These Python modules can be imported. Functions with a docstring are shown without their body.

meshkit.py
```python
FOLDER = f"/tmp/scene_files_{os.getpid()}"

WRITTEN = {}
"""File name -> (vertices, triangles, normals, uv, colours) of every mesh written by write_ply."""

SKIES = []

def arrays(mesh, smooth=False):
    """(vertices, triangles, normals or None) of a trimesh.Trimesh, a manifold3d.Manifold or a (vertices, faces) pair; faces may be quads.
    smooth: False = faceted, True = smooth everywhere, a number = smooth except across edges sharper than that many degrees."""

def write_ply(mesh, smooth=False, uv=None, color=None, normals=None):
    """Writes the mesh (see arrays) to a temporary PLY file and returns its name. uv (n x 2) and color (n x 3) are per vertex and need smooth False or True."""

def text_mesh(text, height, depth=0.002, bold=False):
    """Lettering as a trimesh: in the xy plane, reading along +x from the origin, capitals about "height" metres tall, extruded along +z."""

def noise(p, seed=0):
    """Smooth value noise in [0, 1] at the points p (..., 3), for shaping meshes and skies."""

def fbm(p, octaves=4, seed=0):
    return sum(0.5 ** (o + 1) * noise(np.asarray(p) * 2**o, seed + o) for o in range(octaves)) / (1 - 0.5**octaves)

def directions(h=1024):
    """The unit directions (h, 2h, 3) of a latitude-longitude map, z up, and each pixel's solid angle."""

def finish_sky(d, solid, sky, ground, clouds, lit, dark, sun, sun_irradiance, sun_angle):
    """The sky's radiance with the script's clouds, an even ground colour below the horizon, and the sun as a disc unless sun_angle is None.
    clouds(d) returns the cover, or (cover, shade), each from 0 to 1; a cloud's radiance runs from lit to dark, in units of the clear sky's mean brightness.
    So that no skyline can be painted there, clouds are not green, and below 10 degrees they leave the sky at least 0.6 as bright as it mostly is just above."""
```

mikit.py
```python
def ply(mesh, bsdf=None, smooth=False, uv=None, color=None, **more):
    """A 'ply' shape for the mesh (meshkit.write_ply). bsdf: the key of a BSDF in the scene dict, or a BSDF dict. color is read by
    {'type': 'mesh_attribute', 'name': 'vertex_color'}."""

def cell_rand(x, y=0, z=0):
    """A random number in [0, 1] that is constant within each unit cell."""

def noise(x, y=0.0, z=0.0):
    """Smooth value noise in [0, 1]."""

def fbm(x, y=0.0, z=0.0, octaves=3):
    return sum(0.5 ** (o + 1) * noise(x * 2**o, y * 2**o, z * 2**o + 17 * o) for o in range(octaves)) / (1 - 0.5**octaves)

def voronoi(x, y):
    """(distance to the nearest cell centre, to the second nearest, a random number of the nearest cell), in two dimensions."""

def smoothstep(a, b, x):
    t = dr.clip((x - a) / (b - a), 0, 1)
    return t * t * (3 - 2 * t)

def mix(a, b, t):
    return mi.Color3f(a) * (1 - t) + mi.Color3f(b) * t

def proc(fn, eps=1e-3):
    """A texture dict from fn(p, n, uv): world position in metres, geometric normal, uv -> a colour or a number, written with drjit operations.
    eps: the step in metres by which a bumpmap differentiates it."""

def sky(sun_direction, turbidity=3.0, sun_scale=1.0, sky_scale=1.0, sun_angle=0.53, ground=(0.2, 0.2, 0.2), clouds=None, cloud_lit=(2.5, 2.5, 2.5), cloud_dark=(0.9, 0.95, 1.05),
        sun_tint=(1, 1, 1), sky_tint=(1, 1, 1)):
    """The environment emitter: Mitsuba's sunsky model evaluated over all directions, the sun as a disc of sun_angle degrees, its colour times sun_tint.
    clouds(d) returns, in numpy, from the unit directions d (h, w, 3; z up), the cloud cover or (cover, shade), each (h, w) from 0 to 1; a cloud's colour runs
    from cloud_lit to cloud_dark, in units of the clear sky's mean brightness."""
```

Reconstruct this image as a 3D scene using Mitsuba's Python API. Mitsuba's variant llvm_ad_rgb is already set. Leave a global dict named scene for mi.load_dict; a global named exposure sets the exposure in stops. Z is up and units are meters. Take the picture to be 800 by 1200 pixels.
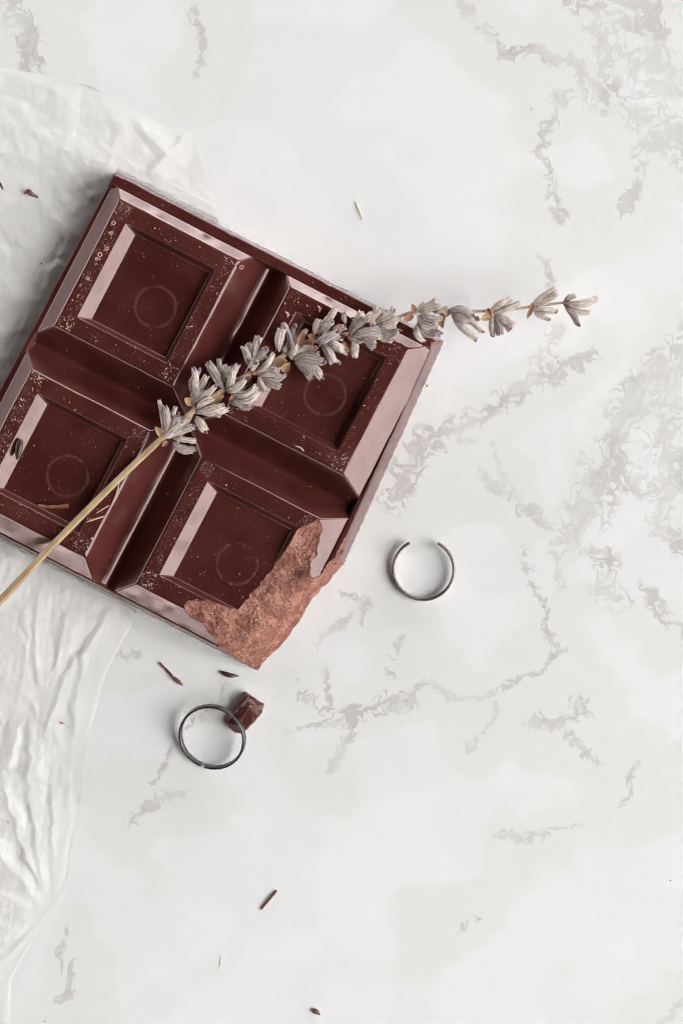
import math, random
import numpy as np, trimesh, mitsuba as mi, drjit as dr
import mikit, meshkit
from mikit import noise, fbm, smoothstep, mix
from scipy.interpolate import RBFInterpolator
from scipy.spatial import ConvexHull

random.seed(7)
rng = np.random.default_rng(7)
T = mi.ScalarTransform4f
scene, labels = {"type": "scene"}, {}

# ------------------------------------------------------------------ camera, lamps, exposure
S = 0.00022            # metres per unit; all modelling below is in units of 0.22 mm on the tabletop
HP = 2727.0            # camera height above the tabletop in those units (0.6 m)
FOV = 2 * math.degrees(math.atan(400 / HP))
scene["camera"] = {"type": "thinlens", "fov": FOV, "fov_axis": "x", "near_clip": 0.05, "far_clip": 20.0,
                   "aperture_radius": 0.0022, "focus_distance": (HP - 58) * S,
                   "to_world": T().look_at(origin=[0, 0, HP * S], target=[0, 0, 0], up=[0, 1, 0])}
exposure = -0.29


def lamp(name, azim, elev, dist, w, h, radiance, label):
    """A soft rectangular window-like light facing the middle of the table."""
    a, e = math.radians(azim), math.radians(elev)
    p = np.array([math.cos(a) * math.cos(e), math.sin(a) * math.cos(e), math.sin(e)]) * dist
    scene[name] = {"type": "rectangle", "to_world": T().look_at(origin=p.tolist(), target=[0, 0, 0], up=[0, 0, 1]) @ T().scale([w / 2, h / 2, 1]),
                   "bsdf": {"type": "diffuse", "reflectance": {"type": "rgb", "value": 0.1}},
                   "emitter": {"type": "area", "radiance": {"type": "rgb", "value": list(radiance)}}}
    labels[name] = {"label": label, "category": "window light"}


def rad(k, c=(1, 1, 1)):
    return [k * x for x in c]


lamp("window_light", -14, 36, 4.2, 3.5, 3.7, rad(8.6, (1.0, 0.975, 0.945)), "large bright window to the right of the table, outside the picture")
lamp("window_light_001", 64, 9, 2.0, 1.9, 0.5, rad(12.5, (1.0, 1.0, 1.0)), "added long low fill panel beyond the top of the table, outside the picture")  # unseen light panel added so the upper bevels reflect bright
lamp("window_light_002", 155, 6, 2.2, 2.0, 0.5, rad(9.5, (1.0, 0.92, 0.89)), "added low dim fill panel to the left of the table, outside the picture")  # added fill light out of view, brightens the left bevel
lamp("window_light_003", 243, 4.5, 2.2, 2.0, 0.34, rad(8.5, (1.0, 0.93, 0.90)), "added low fill panel on the near side of the table, outside the picture")  # panel added out of view to lift the near bevels



# ------------------------------------------------------------------ helpers
def at(px, py, z=0.0):
    """Model-space point (x right, y down, z up; picture units) that stands at height z under picture position (px, py)."""
    f = 1 - np.asarray(z, float) / HP
    return np.stack(np.broadcast_arrays((np.asarray(px, float) - 400) * f, (np.asarray(py, float) - 600) * f, np.asarray(z, float)), -1)


def world(p):
    p = np.asarray(p, float)
    return np.stack([p[..., 0] * S, -p[..., 1] * S, p[..., 2] * S], -1)


def put(key, v, f, bsdf, smooth=False, normals=None, uv=None, flip=True):
    """v in model space; y points down there, so faces are turned over on the way to the world."""
    f = np.asarray(f)
    if flip:
        f = f[:, ::-1]
    if normals is not None:
        n = np.asarray(normals, float) * [1, -1, 1]
        path = meshkit.write_ply((world(v), f), False, uv, None, normals=n)
        scene[key] = {"type": "ply", "filename": path, "face_normals": False, "bsdf": {"type": "ref", "id": bsdf}}
    else:
        scene[key] = mikit.ply((world(v), f), bsdf, smooth=smooth, uv=uv)
    return key


_count = {}


def numbered(name):
    n = _count.get(name, 0)
    _count[name] = n + 1
    return name if n == 0 else f"{name}_{n:03d}"


def tag(key, label, cat=None, group=None, kind=None):
    d = {"label": label}
    if cat: d["category"] = cat
    if group: d["group"] = group
    if kind: d["kind"] = kind
    labels[key] = d


def catmull(pts, n=12):
    p = np.asarray(pts, float)
    q = np.vstack([2 * p[0] - p[1], p, 2 * p[-1] - p[-2]])
    out = []
    for i in range(len(p) - 1):
        a, b, c, d = q[i:i + 4]
        for t in np.linspace(0, 1, n, endpoint=False):
            out.append(0.5 * (2 * b + (c - a) * t + (2 * a - 5 * b + 4 * c - d) * t * t + (3 * b - a - 3 * c + d) * t ** 3))
    return np.vstack(out + [p[-1]])


def sweep(path, radii, profile, closed=True, cap=True):
    """profile (k,2) swept along path; frame keeps 'up' = +z."""
    p = np.asarray(path, float)
    t = np.gradient(p, axis=0)
    t /= np.linalg.norm(t, axis=1, keepdims=True)
    side = np.cross(t, [0, 0, 1.0])
    side /= np.linalg.norm(side, axis=1, keepdims=True)
    up = np.cross(side, t)
    prof = np.asarray(profile, float)
    k, n = len(prof), len(p)
    r = np.broadcast_to(radii, (n,))
    v = p[:, None] + r[:, None, None] * (prof[None, :, :1] * side[:, None] + prof[None, :, 1:] * up[:, None])
    v = v.reshape(-1, 3)
    f = []
    for i in range(n - 1):
        for j in range(k):
            a, b = i * k + j, i * k + (j + 1) % k
            f += [[a, b, b + k], [a, b + k, a + k]]
    if cap:
        for base, order in ((0, -1), ((n - 1) * k, 1)):
            c = len(v)
            v = np.vstack([v, v[base:base + k].mean(0)])
            for j in range(k):
                tri = [base + j, base + (j + 1) % k, c]
                f.append(tri if order == 1 else tri[::-1])
    m = trimesh.Trimesh(v, np.array(f), process=False)
    if m.volume < 0:
        m.invert()
    return np.array(m.vertices), np.array(m.faces)


def seg_dist(x, y, pts):
    """numpy distance to a polyline and the nearest position along it (0..1), and the signed side."""
    best, along, sg = np.full(np.shape(x), 1e9), np.zeros(np.shape(x)), np.zeros(np.shape(x))
    p = np.asarray(pts, float)
    lens = np.linalg.norm(np.diff(p, axis=0), axis=1)
    tot, acc = lens.sum(), 0
    for i in range(len(p) - 1):
        dx, dy = p[i + 1] - p[i]
        t = np.clip(((x - p[i, 0]) * dx + (y - p[i, 1]) * dy) / (lens[i] ** 2), 0, 1)
        ex, ey = x - p[i, 0] - t * dx, y - p[i, 1] - t * dy
        d = np.hypot(ex, ey)
        near = d < best
        best = np.where(near, d, best)
        along = np.where(near, (acc + t * lens[i]) / tot, along)
        sg = np.where(near, np.sign(dx * ey - dy * ex), sg)
        acc += lens[i]
    return best, along, sg


def n2(x, y, s, seed=0, oct=1):
    p = np.stack([np.asarray(x) / s, np.asarray(y) / s, np.full(np.shape(x), seed * 7.31)], -1)
    return meshkit.fbm(p, oct, seed) if oct > 1 else meshkit.noise(p, seed)


def principled(color, rough, **k):
    c = {"type": "rgb", "value": list(color)} if not isinstance(color, dict) else color
    return {"type": "twosided", "bsdf": {"type": "principled", "base_color": c, "roughness": rough, **k}}


# ------------------------------------------------------------------ materials
VEINS = [  # (points of a vein, reach, strength)
    ([(540, -10), (550, 18), (575, 45), (592, 62), (625, 60), (645, 70), (665, 67), (686, 86), (702, 108), (716, 122)], 7, 1.05),
    ([(700, 100), (740, 128), (775, 150), (810, 178)], 22, 0.95),
    ([(735, -10), (752, 40), (768, 75), (790, 105), (815, 120)], 26, 1.05),
    ([(672, -5), (700, 20), (745, 14), (770, 8)], 14, 0.95),
    ([(690, 30), (718, 62), (705, 90)], 12, 0.85),
    ([(668, 100), (640, 150), (632, 180), (642, 212), (656, 238), (662, 262)], 8, 0.85),
    ([(755, 172), (748, 200), (736, 225), (730, 245)], 9, 0.85),
    ([(640, 110), (655, 112), (668, 106)], 8, 0.85),
    ([(634, 300), (650, 330), (640, 360)], 8, 0.62),
    ([(466, 585), (478, 550), (498, 520), (530, 508), (552, 492)], 15, 1.0),
    ([(545, 500), (575, 478), (610, 455), (650, 436), (690, 415)], 11, 1.0),
    ([(632, 430), (640, 405), (650, 380)], 9, 0.85),
    ([(560, 545), (572, 565), (602, 580), (625, 602), (652, 618), (668, 624)], 7, 0.95),
    ([(572, 520), (590, 560), (604, 600)], 4, 0.6),
    ([(765, 440), (742, 475), (725, 515), (700, 548), (694, 580), (682, 610), (672, 630)], 21, 1.12),
    ([(800, 400), (782, 470), (770, 520), (800, 560)], 20, 0.92),
    ([(740, 560), (780, 575), (770, 610), (800, 640)], 14, 0.9),
    ([(690, 640), (715, 662), (700, 690), (735, 705)], 13, 0.8),
    ([(612, 645), (622, 672), (638, 700), (640, 735), (655, 765), (640, 778)], 7, 0.78),
    ([(668, 600), (650, 650), (664, 690)], 9, 0.72),
    ([(760, 690), (775, 715), (800, 735)], 10, 0.85),
    ([(388, 842), (420, 836), (450, 826), (478, 816)], 9, 1.12),
    ([(340, 858), (366, 852), (388, 842)], 4, 0.9),
    ([(412, 850), (398, 872), (386, 902)], 6, 0.98),
    ([(352, 812), (372, 822)], 6, 0.9),
    ([(378, 785), (384, 815), (380, 832)], 4, 0.85),
    ([(452, 792), (462, 770), (470, 750)], 6, 0.8),
    ([(472, 815), (498, 798), (528, 816), (560, 820), (585, 814), (604, 802)], 5, 0.85),
    ([(604, 802), (630, 788), (648, 772), (662, 762)], 4, 0.8),
    ([(577, 826), (566, 850), (550, 884)], 3, 0.9),
    ([(622, 850), (642, 846), (664, 842)], 7, 1.05),
    ([(665, 842), (676, 816), (684, 840)], 8, 0.95),
    ([(668, 858), (690, 882), (706, 898)], 5, 0.85),
    ([(752, 896), (742, 915), (728, 940)], 6, 1.0),
    ([(592, 978), (608, 988), (632, 980)], 8, 0.95),
    ([(640, 975), (680, 965)], 3, 0.7),
    ([(522, 1102), (545, 1088), (562, 1074)], 4, 0.8),
    ([(776, 1196), (790, 1180), (806, 1170)], 5, 0.95),
    ([(155, 968), (172, 950), (196, 936), (216, 932)], 7, 0.92),
    ([(176, 920), (188, 900), (200, 880)], 4, 0.8),
    ([(72, 1172), (82, 1152), (90, 1136)], 6, 0.9),
    ([(78, 1090), (72, 1112), (68, 1140)], 4, 0.75),
    ([(2, -5), (20, 20), (36, 48), (38, 70)], 13, 1.08),
    ([(226, 10), (240, 50), (230, 92)], 6, 0.8),
    ([(265, 790), (258, 818), (240, 838), (214, 850)], 7, 0.75),
    ([(136, 770), (150, 772), (163, 768)], 6, 0.75),
    ([(400, 690), (430, 705), (425, 730)], 6, 0.72),
    ([(366, 770), (372, 748), (390, 735), (420, 720)], 5, 0.75),
]
_chains = [(np.asarray(p, float), r, s) for p, r, s in VEINS]


def marble_color(p, n, uv):
    x, y = 400 + p.x / S, 600 - p.y / S
    wx = x + 24 * (fbm(x / 30, y / 30, 3.1, 3) - 0.5) + 5 * (noise(x / 5, y / 5, 7.0) - 0.5)
    wy = y + 24 * (fbm(x / 30, y / 30, 9.7, 3) - 0.5) + 5 * (noise(x / 5, y / 5, 17.0) - 0.5)
    near = mi.Float(0)
    thread = mi.Float(0)
    halo = mi.Float(0)
    for pts, reach, strength in _chains:
        d2 = mi.Float(1e9)
        for (ax, ay), (bx, by) in zip(pts[:-1], pts[1:]):
            dx, dy = bx - ax, by - ay
            t = dr.clip(((wx - ax) * dx + (wy - ay) * dy) / (dx * dx + dy * dy), 0, 1)
            d2 = dr.minimum(d2, dr.square(wx - ax - t * dx) + dr.square(wy - ay - t * dy))
        thread = dr.maximum(thread, strength * dr.exp(-d2 / (2.0 + 0.10 * reach) ** 2))
        near = dr.maximum(near, strength * dr.exp(-d2 / (2.2 * reach * reach)))
        halo = dr.maximum(halo, dr.exp(-d2 / (2 * (reach + 34.0) ** 2)) * min(1, strength))
    inside = smoothstep(-30, 0, x) * smoothstep(830, 800, x) * smoothstep(-30, 0, y) * smoothstep(1230, 1200, y)
    # beyond the part in view the print goes on as the same sort of net
    far = (1 - inside) * smoothstep(0.50, 0.68, fbm(x / 150, y / 150, 5.5, 2))
    near, halo = dr.maximum(near, 0.95 * far), dr.maximum(halo, far)
    # ragged net of thin veins, alive only near the chains
    a = fbm(wx / 24, wy / 24, 1.3, 3)
    b = fbm(wx / 12 + 40, wy / 12, 6.1, 2)
    net = dr.maximum(1 - dr.abs(a - 0.5) * 19.0, 0.9 - dr.abs(b - 0.52) * 14.0)
    blot = fbm(wx / 17, wy / 17, 12.2, 4)
    fade = 0.55 + 0.45 * smoothstep(0.35, 0.6, fbm(x / 55, y / 55, 21.0, 2))
    lines = smoothstep(0.10, 0.60, net) * smoothstep(0.30, 0.72, near + 0.55 * (blot - 0.5))
    spots = smoothstep(0.64, 0.74, near * (0.28 + 1.02 * blot)) * (0.5 + 0.5 * smoothstep(0.35, 0.55, b))
    thread = thread * smoothstep(0.34, 0.52, fbm(x / 16, y / 16, 31.0, 3))
    vein = dr.maximum(dr.maximum(0.64 * lines, 0.50 * spots), 0.66 * thread) * fade
    # smooth white fields with clear borders in a greyer ground
    cloud = fbm(wx / 95 + 3, wy / 95, 2.2, 3)
    field = 0.85 * halo + 1.5 * (cloud - 0.5)
    grey = 0.62 * smoothstep(0.36, 0.56, field) + 0.38 * smoothstep(0.0, 0.9, field) * fbm(x / 40, y / 40, 8.8, 3)
    white = mix((0.880, 0.892, 0.905), (0.856, 0.870, 0.886), smoothstep(0.4, 0.6, fbm(x / 60, y / 60, 4.0, 2)))
    c = mix(white, (0.812, 0.828, 0.800), grey)
    tint = mix((0.500, 0.452, 0.444), (0.538, 0.520, 0.490), smoothstep(0.4, 0.6, fbm(x / 70, y / 70, 15.0, 2)))
    return mix(c, tint, vein)


def chocolate_color(p, n, uv):
    x, y, z = p.x / S, p.y / S, p.z / S
    a = fbm(x / 40, y / 40, z / 40, 3)
    b = noise(x / 3.0, y / 3.0, z / 3.0)
    c = mix((0.066, 0.0160, 0.0142), (0.090, 0.0235, 0.0205), smoothstep(0.3, 0.7, a))
    return mix(c, (0.105, 0.036, 0.031), smoothstep(0.72, 0.95, b) * 0.35)


def chocolate_rough(p, n, uv):
    x, y, z = p.x / S, p.y / S, p.z / S
    return 0.07 + 0.17 * smoothstep(0.25, 0.75, fbm(x / 20, y / 20, z / 20, 3))


def broken_color(p, n, uv):
    x, y, z = p.x / S, p.y / S, p.z / S
    a = fbm(x / 14, y / 14, z / 14, 3)
    g = fbm(x / 2.2, y / 2.2, z / 2.2, 2)
    s = noise(x / 1.3, y / 1.3, z / 1.3)
    c = mix((0.205, 0.072, 0.050), (0.385, 0.170, 0.122), smoothstep(0.32, 0.68, a))
    c = mix(c, (0.120, 0.038, 0.028), smoothstep(0.50, 0.68, g) * 0.75)
    return mix(c, (0.66, 0.42, 0.35), smoothstep(0.76, 0.92, s) * 0.8)


def calyx_color(pale, vein):
    def fn(p, n, uv):
        th = uv.x * 2 * math.pi
        k = smoothstep(0.45, 0.95, 0.5 - 0.5 * dr.cos(8 * th)) * smoothstep(0.02, 0.2, uv.y)
        x, y, z = p.x / S, p.y / S, p.z / S
        g = fbm(x / 3.5, y / 3.5, z / 3.5, 2)
        c = mix(pale, [0.74 * q for q in pale], smoothstep(0.35, 0.7, g))
        return mix(c, vein, k * (0.15 + 0.75 * noise(x / 4, y / 4, z / 4)))
    return fn


def stem_color(p, n, uv):
    x, y, z = p.x / S, p.y / S, p.z / S
    a = fbm(x / 30, y / 30, z / 30, 3)
    c = mix((0.54, 0.41, 0.265), (0.40, 0.275, 0.165), smoothstep(0.35, 0.7, a))
    return mix(c, (0.40, 0.28, 0.23), smoothstep(0.30, 0.40, uv.y) * 0.85)


def paper_rough(p, n, uv):
    return 0.55 + 0.1 * noise(p.x / S / 8, p.y / S / 8, 0)


def paper_bump(p, n, uv):
    x, y = p.x / S, p.y / S
    return (fbm(x / 6, y / 6, 0.0, 3) - 0.5) * 0.00012


scene["marble_material"] = principled(mikit.proc(marble_color), 0.42, specular=0.35)
scene["paper_material"] = {"type": "bumpmap", "arbitrary": mikit.proc(paper_bump, eps=1.5e-4), "scale": 1.0,
                           "bsdf": {"type": "principledthin", "base_color": {"type": "rgb", "value": [0.925, 0.925, 0.915]}, "roughness": 0.75, "diff_trans": 0.85, "eta": 1.3}}
scene["chocolate_material"] = principled(mikit.proc(chocolate_color), mikit.proc(chocolate_rough), eta=1.60, spec_tint=0.10)
scene["mark_material"] = principled((0.098, 0.033, 0.029), 0.35, eta=1.5)
scene["broken_material"] = principled(mikit.proc(broken_color), 0.55, specular=0.35)
scene["chunk_material"] = principled((0.080, 0.021, 0.018), 0.3, eta=1.5)
scene["dust_material"] = principled((0.60, 0.43, 0.375), 0.6, specular=0.3)
scene["dust_brown_material"] = principled((0.22, 0.105, 0.085), 0.55, specular=0.4)
scene["shaving_material"] = principled((0.115, 0.042, 0.032), 0.42, specular=0.6)
scene["shaving_dark_material"] = principled((0.050, 0.022, 0.018), 0.4, specular=0.6)
scene["twig_material"] = principled((0.24, 0.098, 0.052), 0.5, specular=0.4)
scene["straw_material"] = principled((0.60, 0.53, 0.42), 0.6, specular=0.3)
scene["metal_material"] = {"type": "twosided", "bsdf": {"type": "roughconductor", "material": "none", "alpha": 0.24, "specular_reflectance": {"type": "rgb", "value": [0.31, 0.25, 0.23]}}}
scene["metal_dark_material"] = {"type": "twosided", "bsdf": {"type": "roughconductor", "material": "none", "alpha": 0.16, "specular_reflectance": {"type": "rgb", "value": [0.21, 0.20, 0.20]}}}
CALYX = [((0.70, 0.62, 0.565), (0.17, 0.110, 0.105)), ((0.46, 0.395, 0.375), (0.15, 0.095, 0.095)), ((0.66, 0.57, 0.52), (0.20, 0.125, 0.105)), ((0.50, 0.43, 0.43), (0.16, 0.11, 0.14))]
for i, (a, b) in enumerate(CALYX):
    scene[f"calyx_material_{i}"] = principled(mikit.proc(calyx_color(a, b)), 0.75, specular=0.2, sheen=0.4)
scene["corolla_material"] = principled((0.25, 0.175, 0.26), 0.7, specular=0.2)
scene["corolla_brown_material"] = principled((0.30, 0.165, 0.125), 0.7, specular=0.2)
scene["bract_material"] = principled((0.36, 0.195, 0.125), 0.65, specular=0.25)
scene["bract_pale_material"] = principled((0.52, 0.34, 0.21), 0.65, specular=0.25)
scene["stem_material"] = principled(mikit.proc(stem_color), 0.45, specular=0.4)

# ------------------------------------------------------------------ the tabletop
v = np.array([[-3000, -3000, 0], [3000, -3000, 0], [3000, 3000, 0], [-3000, 3000, 0.0], [-3000, -3000, -90], [3000, -3000, -90], [3000, 3000, -90], [-3000, 3000, -90]])
f = np.array([[0, 1, 2], [0, 2, 3], [4, 6, 5], [4, 7, 6], [0, 4, 5], [0, 5, 1], [1, 5, 6], [1, 6, 2], [2, 6, 7], [2, 7, 3], [3, 7, 4], [3, 4, 0]])
put("marble_tabletop", v, f, "marble_material", flip=True)
tag("marble_tabletop", "white marble tabletop with pale mauve grey veins", kind="structure")

# ------------------------------------------------------------------ the crumpled paper
EDGE = np.array([(-60, 62), (0, 78), (60, 89), (105, 100), (165, 132), (226, 155), (237, 180), (243, 205), (252, 240), (258, 275), (255, 420), (215, 600), (168, 700), (150, 738), (134, 768), (118, 802),
                 (107, 850), (98, 915), (90, 950), (84, 985), (77, 1030), (73, 1056), (52, 1074), (40, 1098), (22, 1130), (13, 1146), (9, 1200), (6, 1260)], float)
FOLDS = [  # points, height, half width, lean
    ([(138, 703), (108, 750), (96, 786), (87, 828), (90, 864)], 6.5, 15, 0.75),
    ([(42, 675), (45, 726), (44, 756), (47, 792), (50, 816)], 3.6, 10, 0.6),
    ([(81, 715), (70, 750), (69, 768), (58, 800)], 4.0, 11, 0.7),
    ([(90, 765), (72, 807), (60, 849), (52, 866)], 4.2, 10, 0.6),
    ([(156, 712), (144, 744), (131, 777), (112, 830), (106, 870)], 4.0, 14, 0.2),
    ([(22, 845), (18, 879), (10, 905)], 4.0, 9, -0.6),
    ([(34, 840), (36, 879), (35, 925), (42, 985), (57, 1050)], 4.0, 9, 0.6),
    ([(-20, 652), (0, 656), (42, 650), (60, 640)], 2.6, 10, 0.3),
    ([(0, 735), (42, 762), (60, 800)], 2.4, 9, -0.4),
    ([(0, 800), (30, 812), (48, 835)], 2.0, 8, 0.4),
    ([(4, 905), (12, 949), (30, 1000), (52, 1045)], 5.0, 9, 0.7),
    ([(-25, 965), (0, 1000), (48, 1066)], 4.2, 9, 0.6),
    ([(-20, 1040), (21, 1057), (45, 1068)], 3.2, 8, -0.5),
    ([(60, 920), (63, 964), (61, 1000), (66, 1040)], 4.6, 8, 0.6),
    ([(76, 900), (84, 950), (74, 1010), (66, 1050)], 3.6, 7, -0.4),
    ([(54, 1082), (18, 1132), (-10, 1180)], 4.2, 7, 0.6),
    ([(48, 1080), (0, 1132), (-30, 1160)], 4.2, 8, 0.5),
    ([(46, 1077), (0, 1102), (-30, 1112)], 3.6, 8, -0.5),
    ([(12, 1140), (6, 1190), (0, 1260)], 4.0, 8, 0.4),
    ([(157, 134), (176, 160), (198, 186)], 8.0, 12, 0.6),
    ([(224, 156), (200, 180), (172, 207)], 9.0, 13, 0.7),
    ([(140, 190), (160, 180), (176, 168)], 3.0, 9, 0.4),
    ([(232, 175), (240, 205), (248, 250)], 3.0, 7, -0.3),
    ([(118, 118), (140, 150), (128, 185)], 2.5, 14, 0.4),
    ([(60, 100), (80, 150), (60, 200)], 2.0, 18, 0.3),
    ([(10, 130), (30, 190), (20, 250), (40, 300)], 2.2, 18, -0.3),
    ([(60, 205), (90, 260), (75, 320)], 2.5, 16, 0.4),
    ([(58, 262), (86, 276), (108, 280)], 3.6, 9, 0.5),
    ([(52, 322), (70, 312), (90, 320)], 3.6, 9, -0.5),
    ([(66, 300), (84, 300), (100, 292)], 3.0, 8, 0.4),
    ([(0, 400), (18, 388), (44, 378)], 3.0, 11, 0.4),
    ([(4, 350), (24, 345), (50, 352)], 2.4, 11, -0.4),
    ([(110, 240), (120, 225), (138, 212)], 2.5, 9, 0.3),
    ([(60, 690), (85, 692), (112, 702), (140, 715)], 2.6, 9, 0.5),
    ([(20, 700), (34, 745), (26, 790), (30, 820)], 2.4, 9, 0.4),
    ([(100, 870), (96, 905), (100, 925)], 2.0, 6, 0.4),
]


def crumple(x, y, s, seed):
    """Flat facets between random heights: cells of a jittered lattice, blended so that they meet in creases."""
    r = np.random.default_rng(seed)
    best = None
    for k in range(7):
        a = r.uniform(0, 2 * np.pi)
        ph = r.uniform(0, 9)
        w = (x * np.cos(a) + y * np.sin(a)) / s * r.uniform(0.6, 1.3) + ph + 0.8 * n2(x, y, s * 1.7, seed + k)
        tri = np.abs((w % 2) - 1) - 0.5
        best = tri if best is None else (np.maximum(best, tri - 0.15) if k % 2 else np.minimum(best, tri + 0.25))
    return best


def build_paper():
    ys = np.linspace(62, 1258, 900)
    xr = np.interp(ys, EDGE[:, 1], EDGE[:, 0])
    xr = xr + np.where((ys > 90), (n2(ys, ys * 0, 14, 3, 2) - 0.5) * 3.0, 0)
    s = np.linspace(0, 1, 210)
    X = -60 + (xr[:, None] + 60.5) * s[None]
    Y = np.repeat(ys[:, None], len(s), 1) + 0 * X
    wx = X + 14 * (n2(X, Y, 24, 5, 3) - 0.5)
    wy = Y + 14 * (n2(X, Y, 24, 8, 3) - 0.5)
    Z = 1.0 + 2.0 * n2(X, Y, 90, 2, 2)
    Z += 3.2 * crumple(wx, wy, 52, 11) + 2.4 * crumple(X + 0.5 * (wx - X), Y + 0.5 * (wy - Y), 26, 23) + 1.15 * crumple(X + 0.4 * (wx - X), Y + 0.4 * (wy - Y), 12, 31) + 0.4 * crumple(X, Y, 6, 47)
    for pts, h, w, lean in FOLDS:
        d, t, sg = seg_dist(wx, wy, pts)
        fade = np.clip(np.minimum(t, 1 - t) * 5, 0, 1) ** 0.7
        ww = 1.25 * w * (1 - 0.75 * lean * sg)
        q = np.clip(d / ww, 0, 1)
        Z += h * 0.68 * fade * ((1 - q) ** 1.15) * (0.55 + 0.9 * n2(X, Y, 22, 77, 2))
    Z = Z * (0.70 + 0.55 * sstep(420, 640, Y))
    Z -= Z.min()
    edge_d = (1 - s)[None] * (xr[:, None] + 60)
    Z = 0.3 + Z * np.clip(0.10 + edge_d / 60, 0, 1)
    # pressed flat under the bar
    u, v_ = bar_uv(X, Y)
    ins = np.minimum.reduce([u + 214, 226 - u, v_ + 226, 224 - v_])
    Z = np.where(ins > -14, Z * np.clip(-ins / 14, 0.0, 1) + 0.3, Z)
    P = at(X, Y, 0)
    P[..., 2] = Z
    h_, w_ = X.shape
    idx = np.arange(h_ * w_).reshape(h_, w_)
    a, b, c, d = idx[:-1, :-1].ravel(), idx[:-1, 1:].ravel(), idx[1:, 1:].ravel(), idx[1:, :-1].ravel()
    f = np.vstack([np.stack([a, b, c], 1), np.stack([a, c, d], 1)])
    top = P.reshape(-1, 3)
    put("parchment_sheet", top, f, "paper_material", smooth=40)
    tag("parchment_sheet", "crumpled white baking paper under the left side of the chocolate bar", "paper")


# ------------------------------------------------------------------ the chocolate bar
CX, CY, TH = 224.06 - 400, 497.14 - 600, 0.47785
ZT, GROOVE, LEDGE, TOPLEDGE = 64.0, 32.0, 44.0, 53.0
PITCH, HA, HB = 109.7, 76.0, 80.6
cT, sT = math.cos(TH), math.sin(TH)


def bar_uv(px, py, z=0):
    p = at(px, py, z)
    x, y = p[..., 0] - CX, p[..., 1] - CY
    return x * cT + y * sT, -x * sT + y * cT


def bar_xy(u, v):
    return CX + u * cT - v * sT, CY + u * sT + v * cT


def smin(a, b, k):
    h = np.clip(0.5 + 0.5 * (b - a) / k, 0, 1)
    return b * (1 - h) + a * h - k * h * (1 - h)


def smax(a, b, k):
    return -smin(-a, -b, k)


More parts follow.
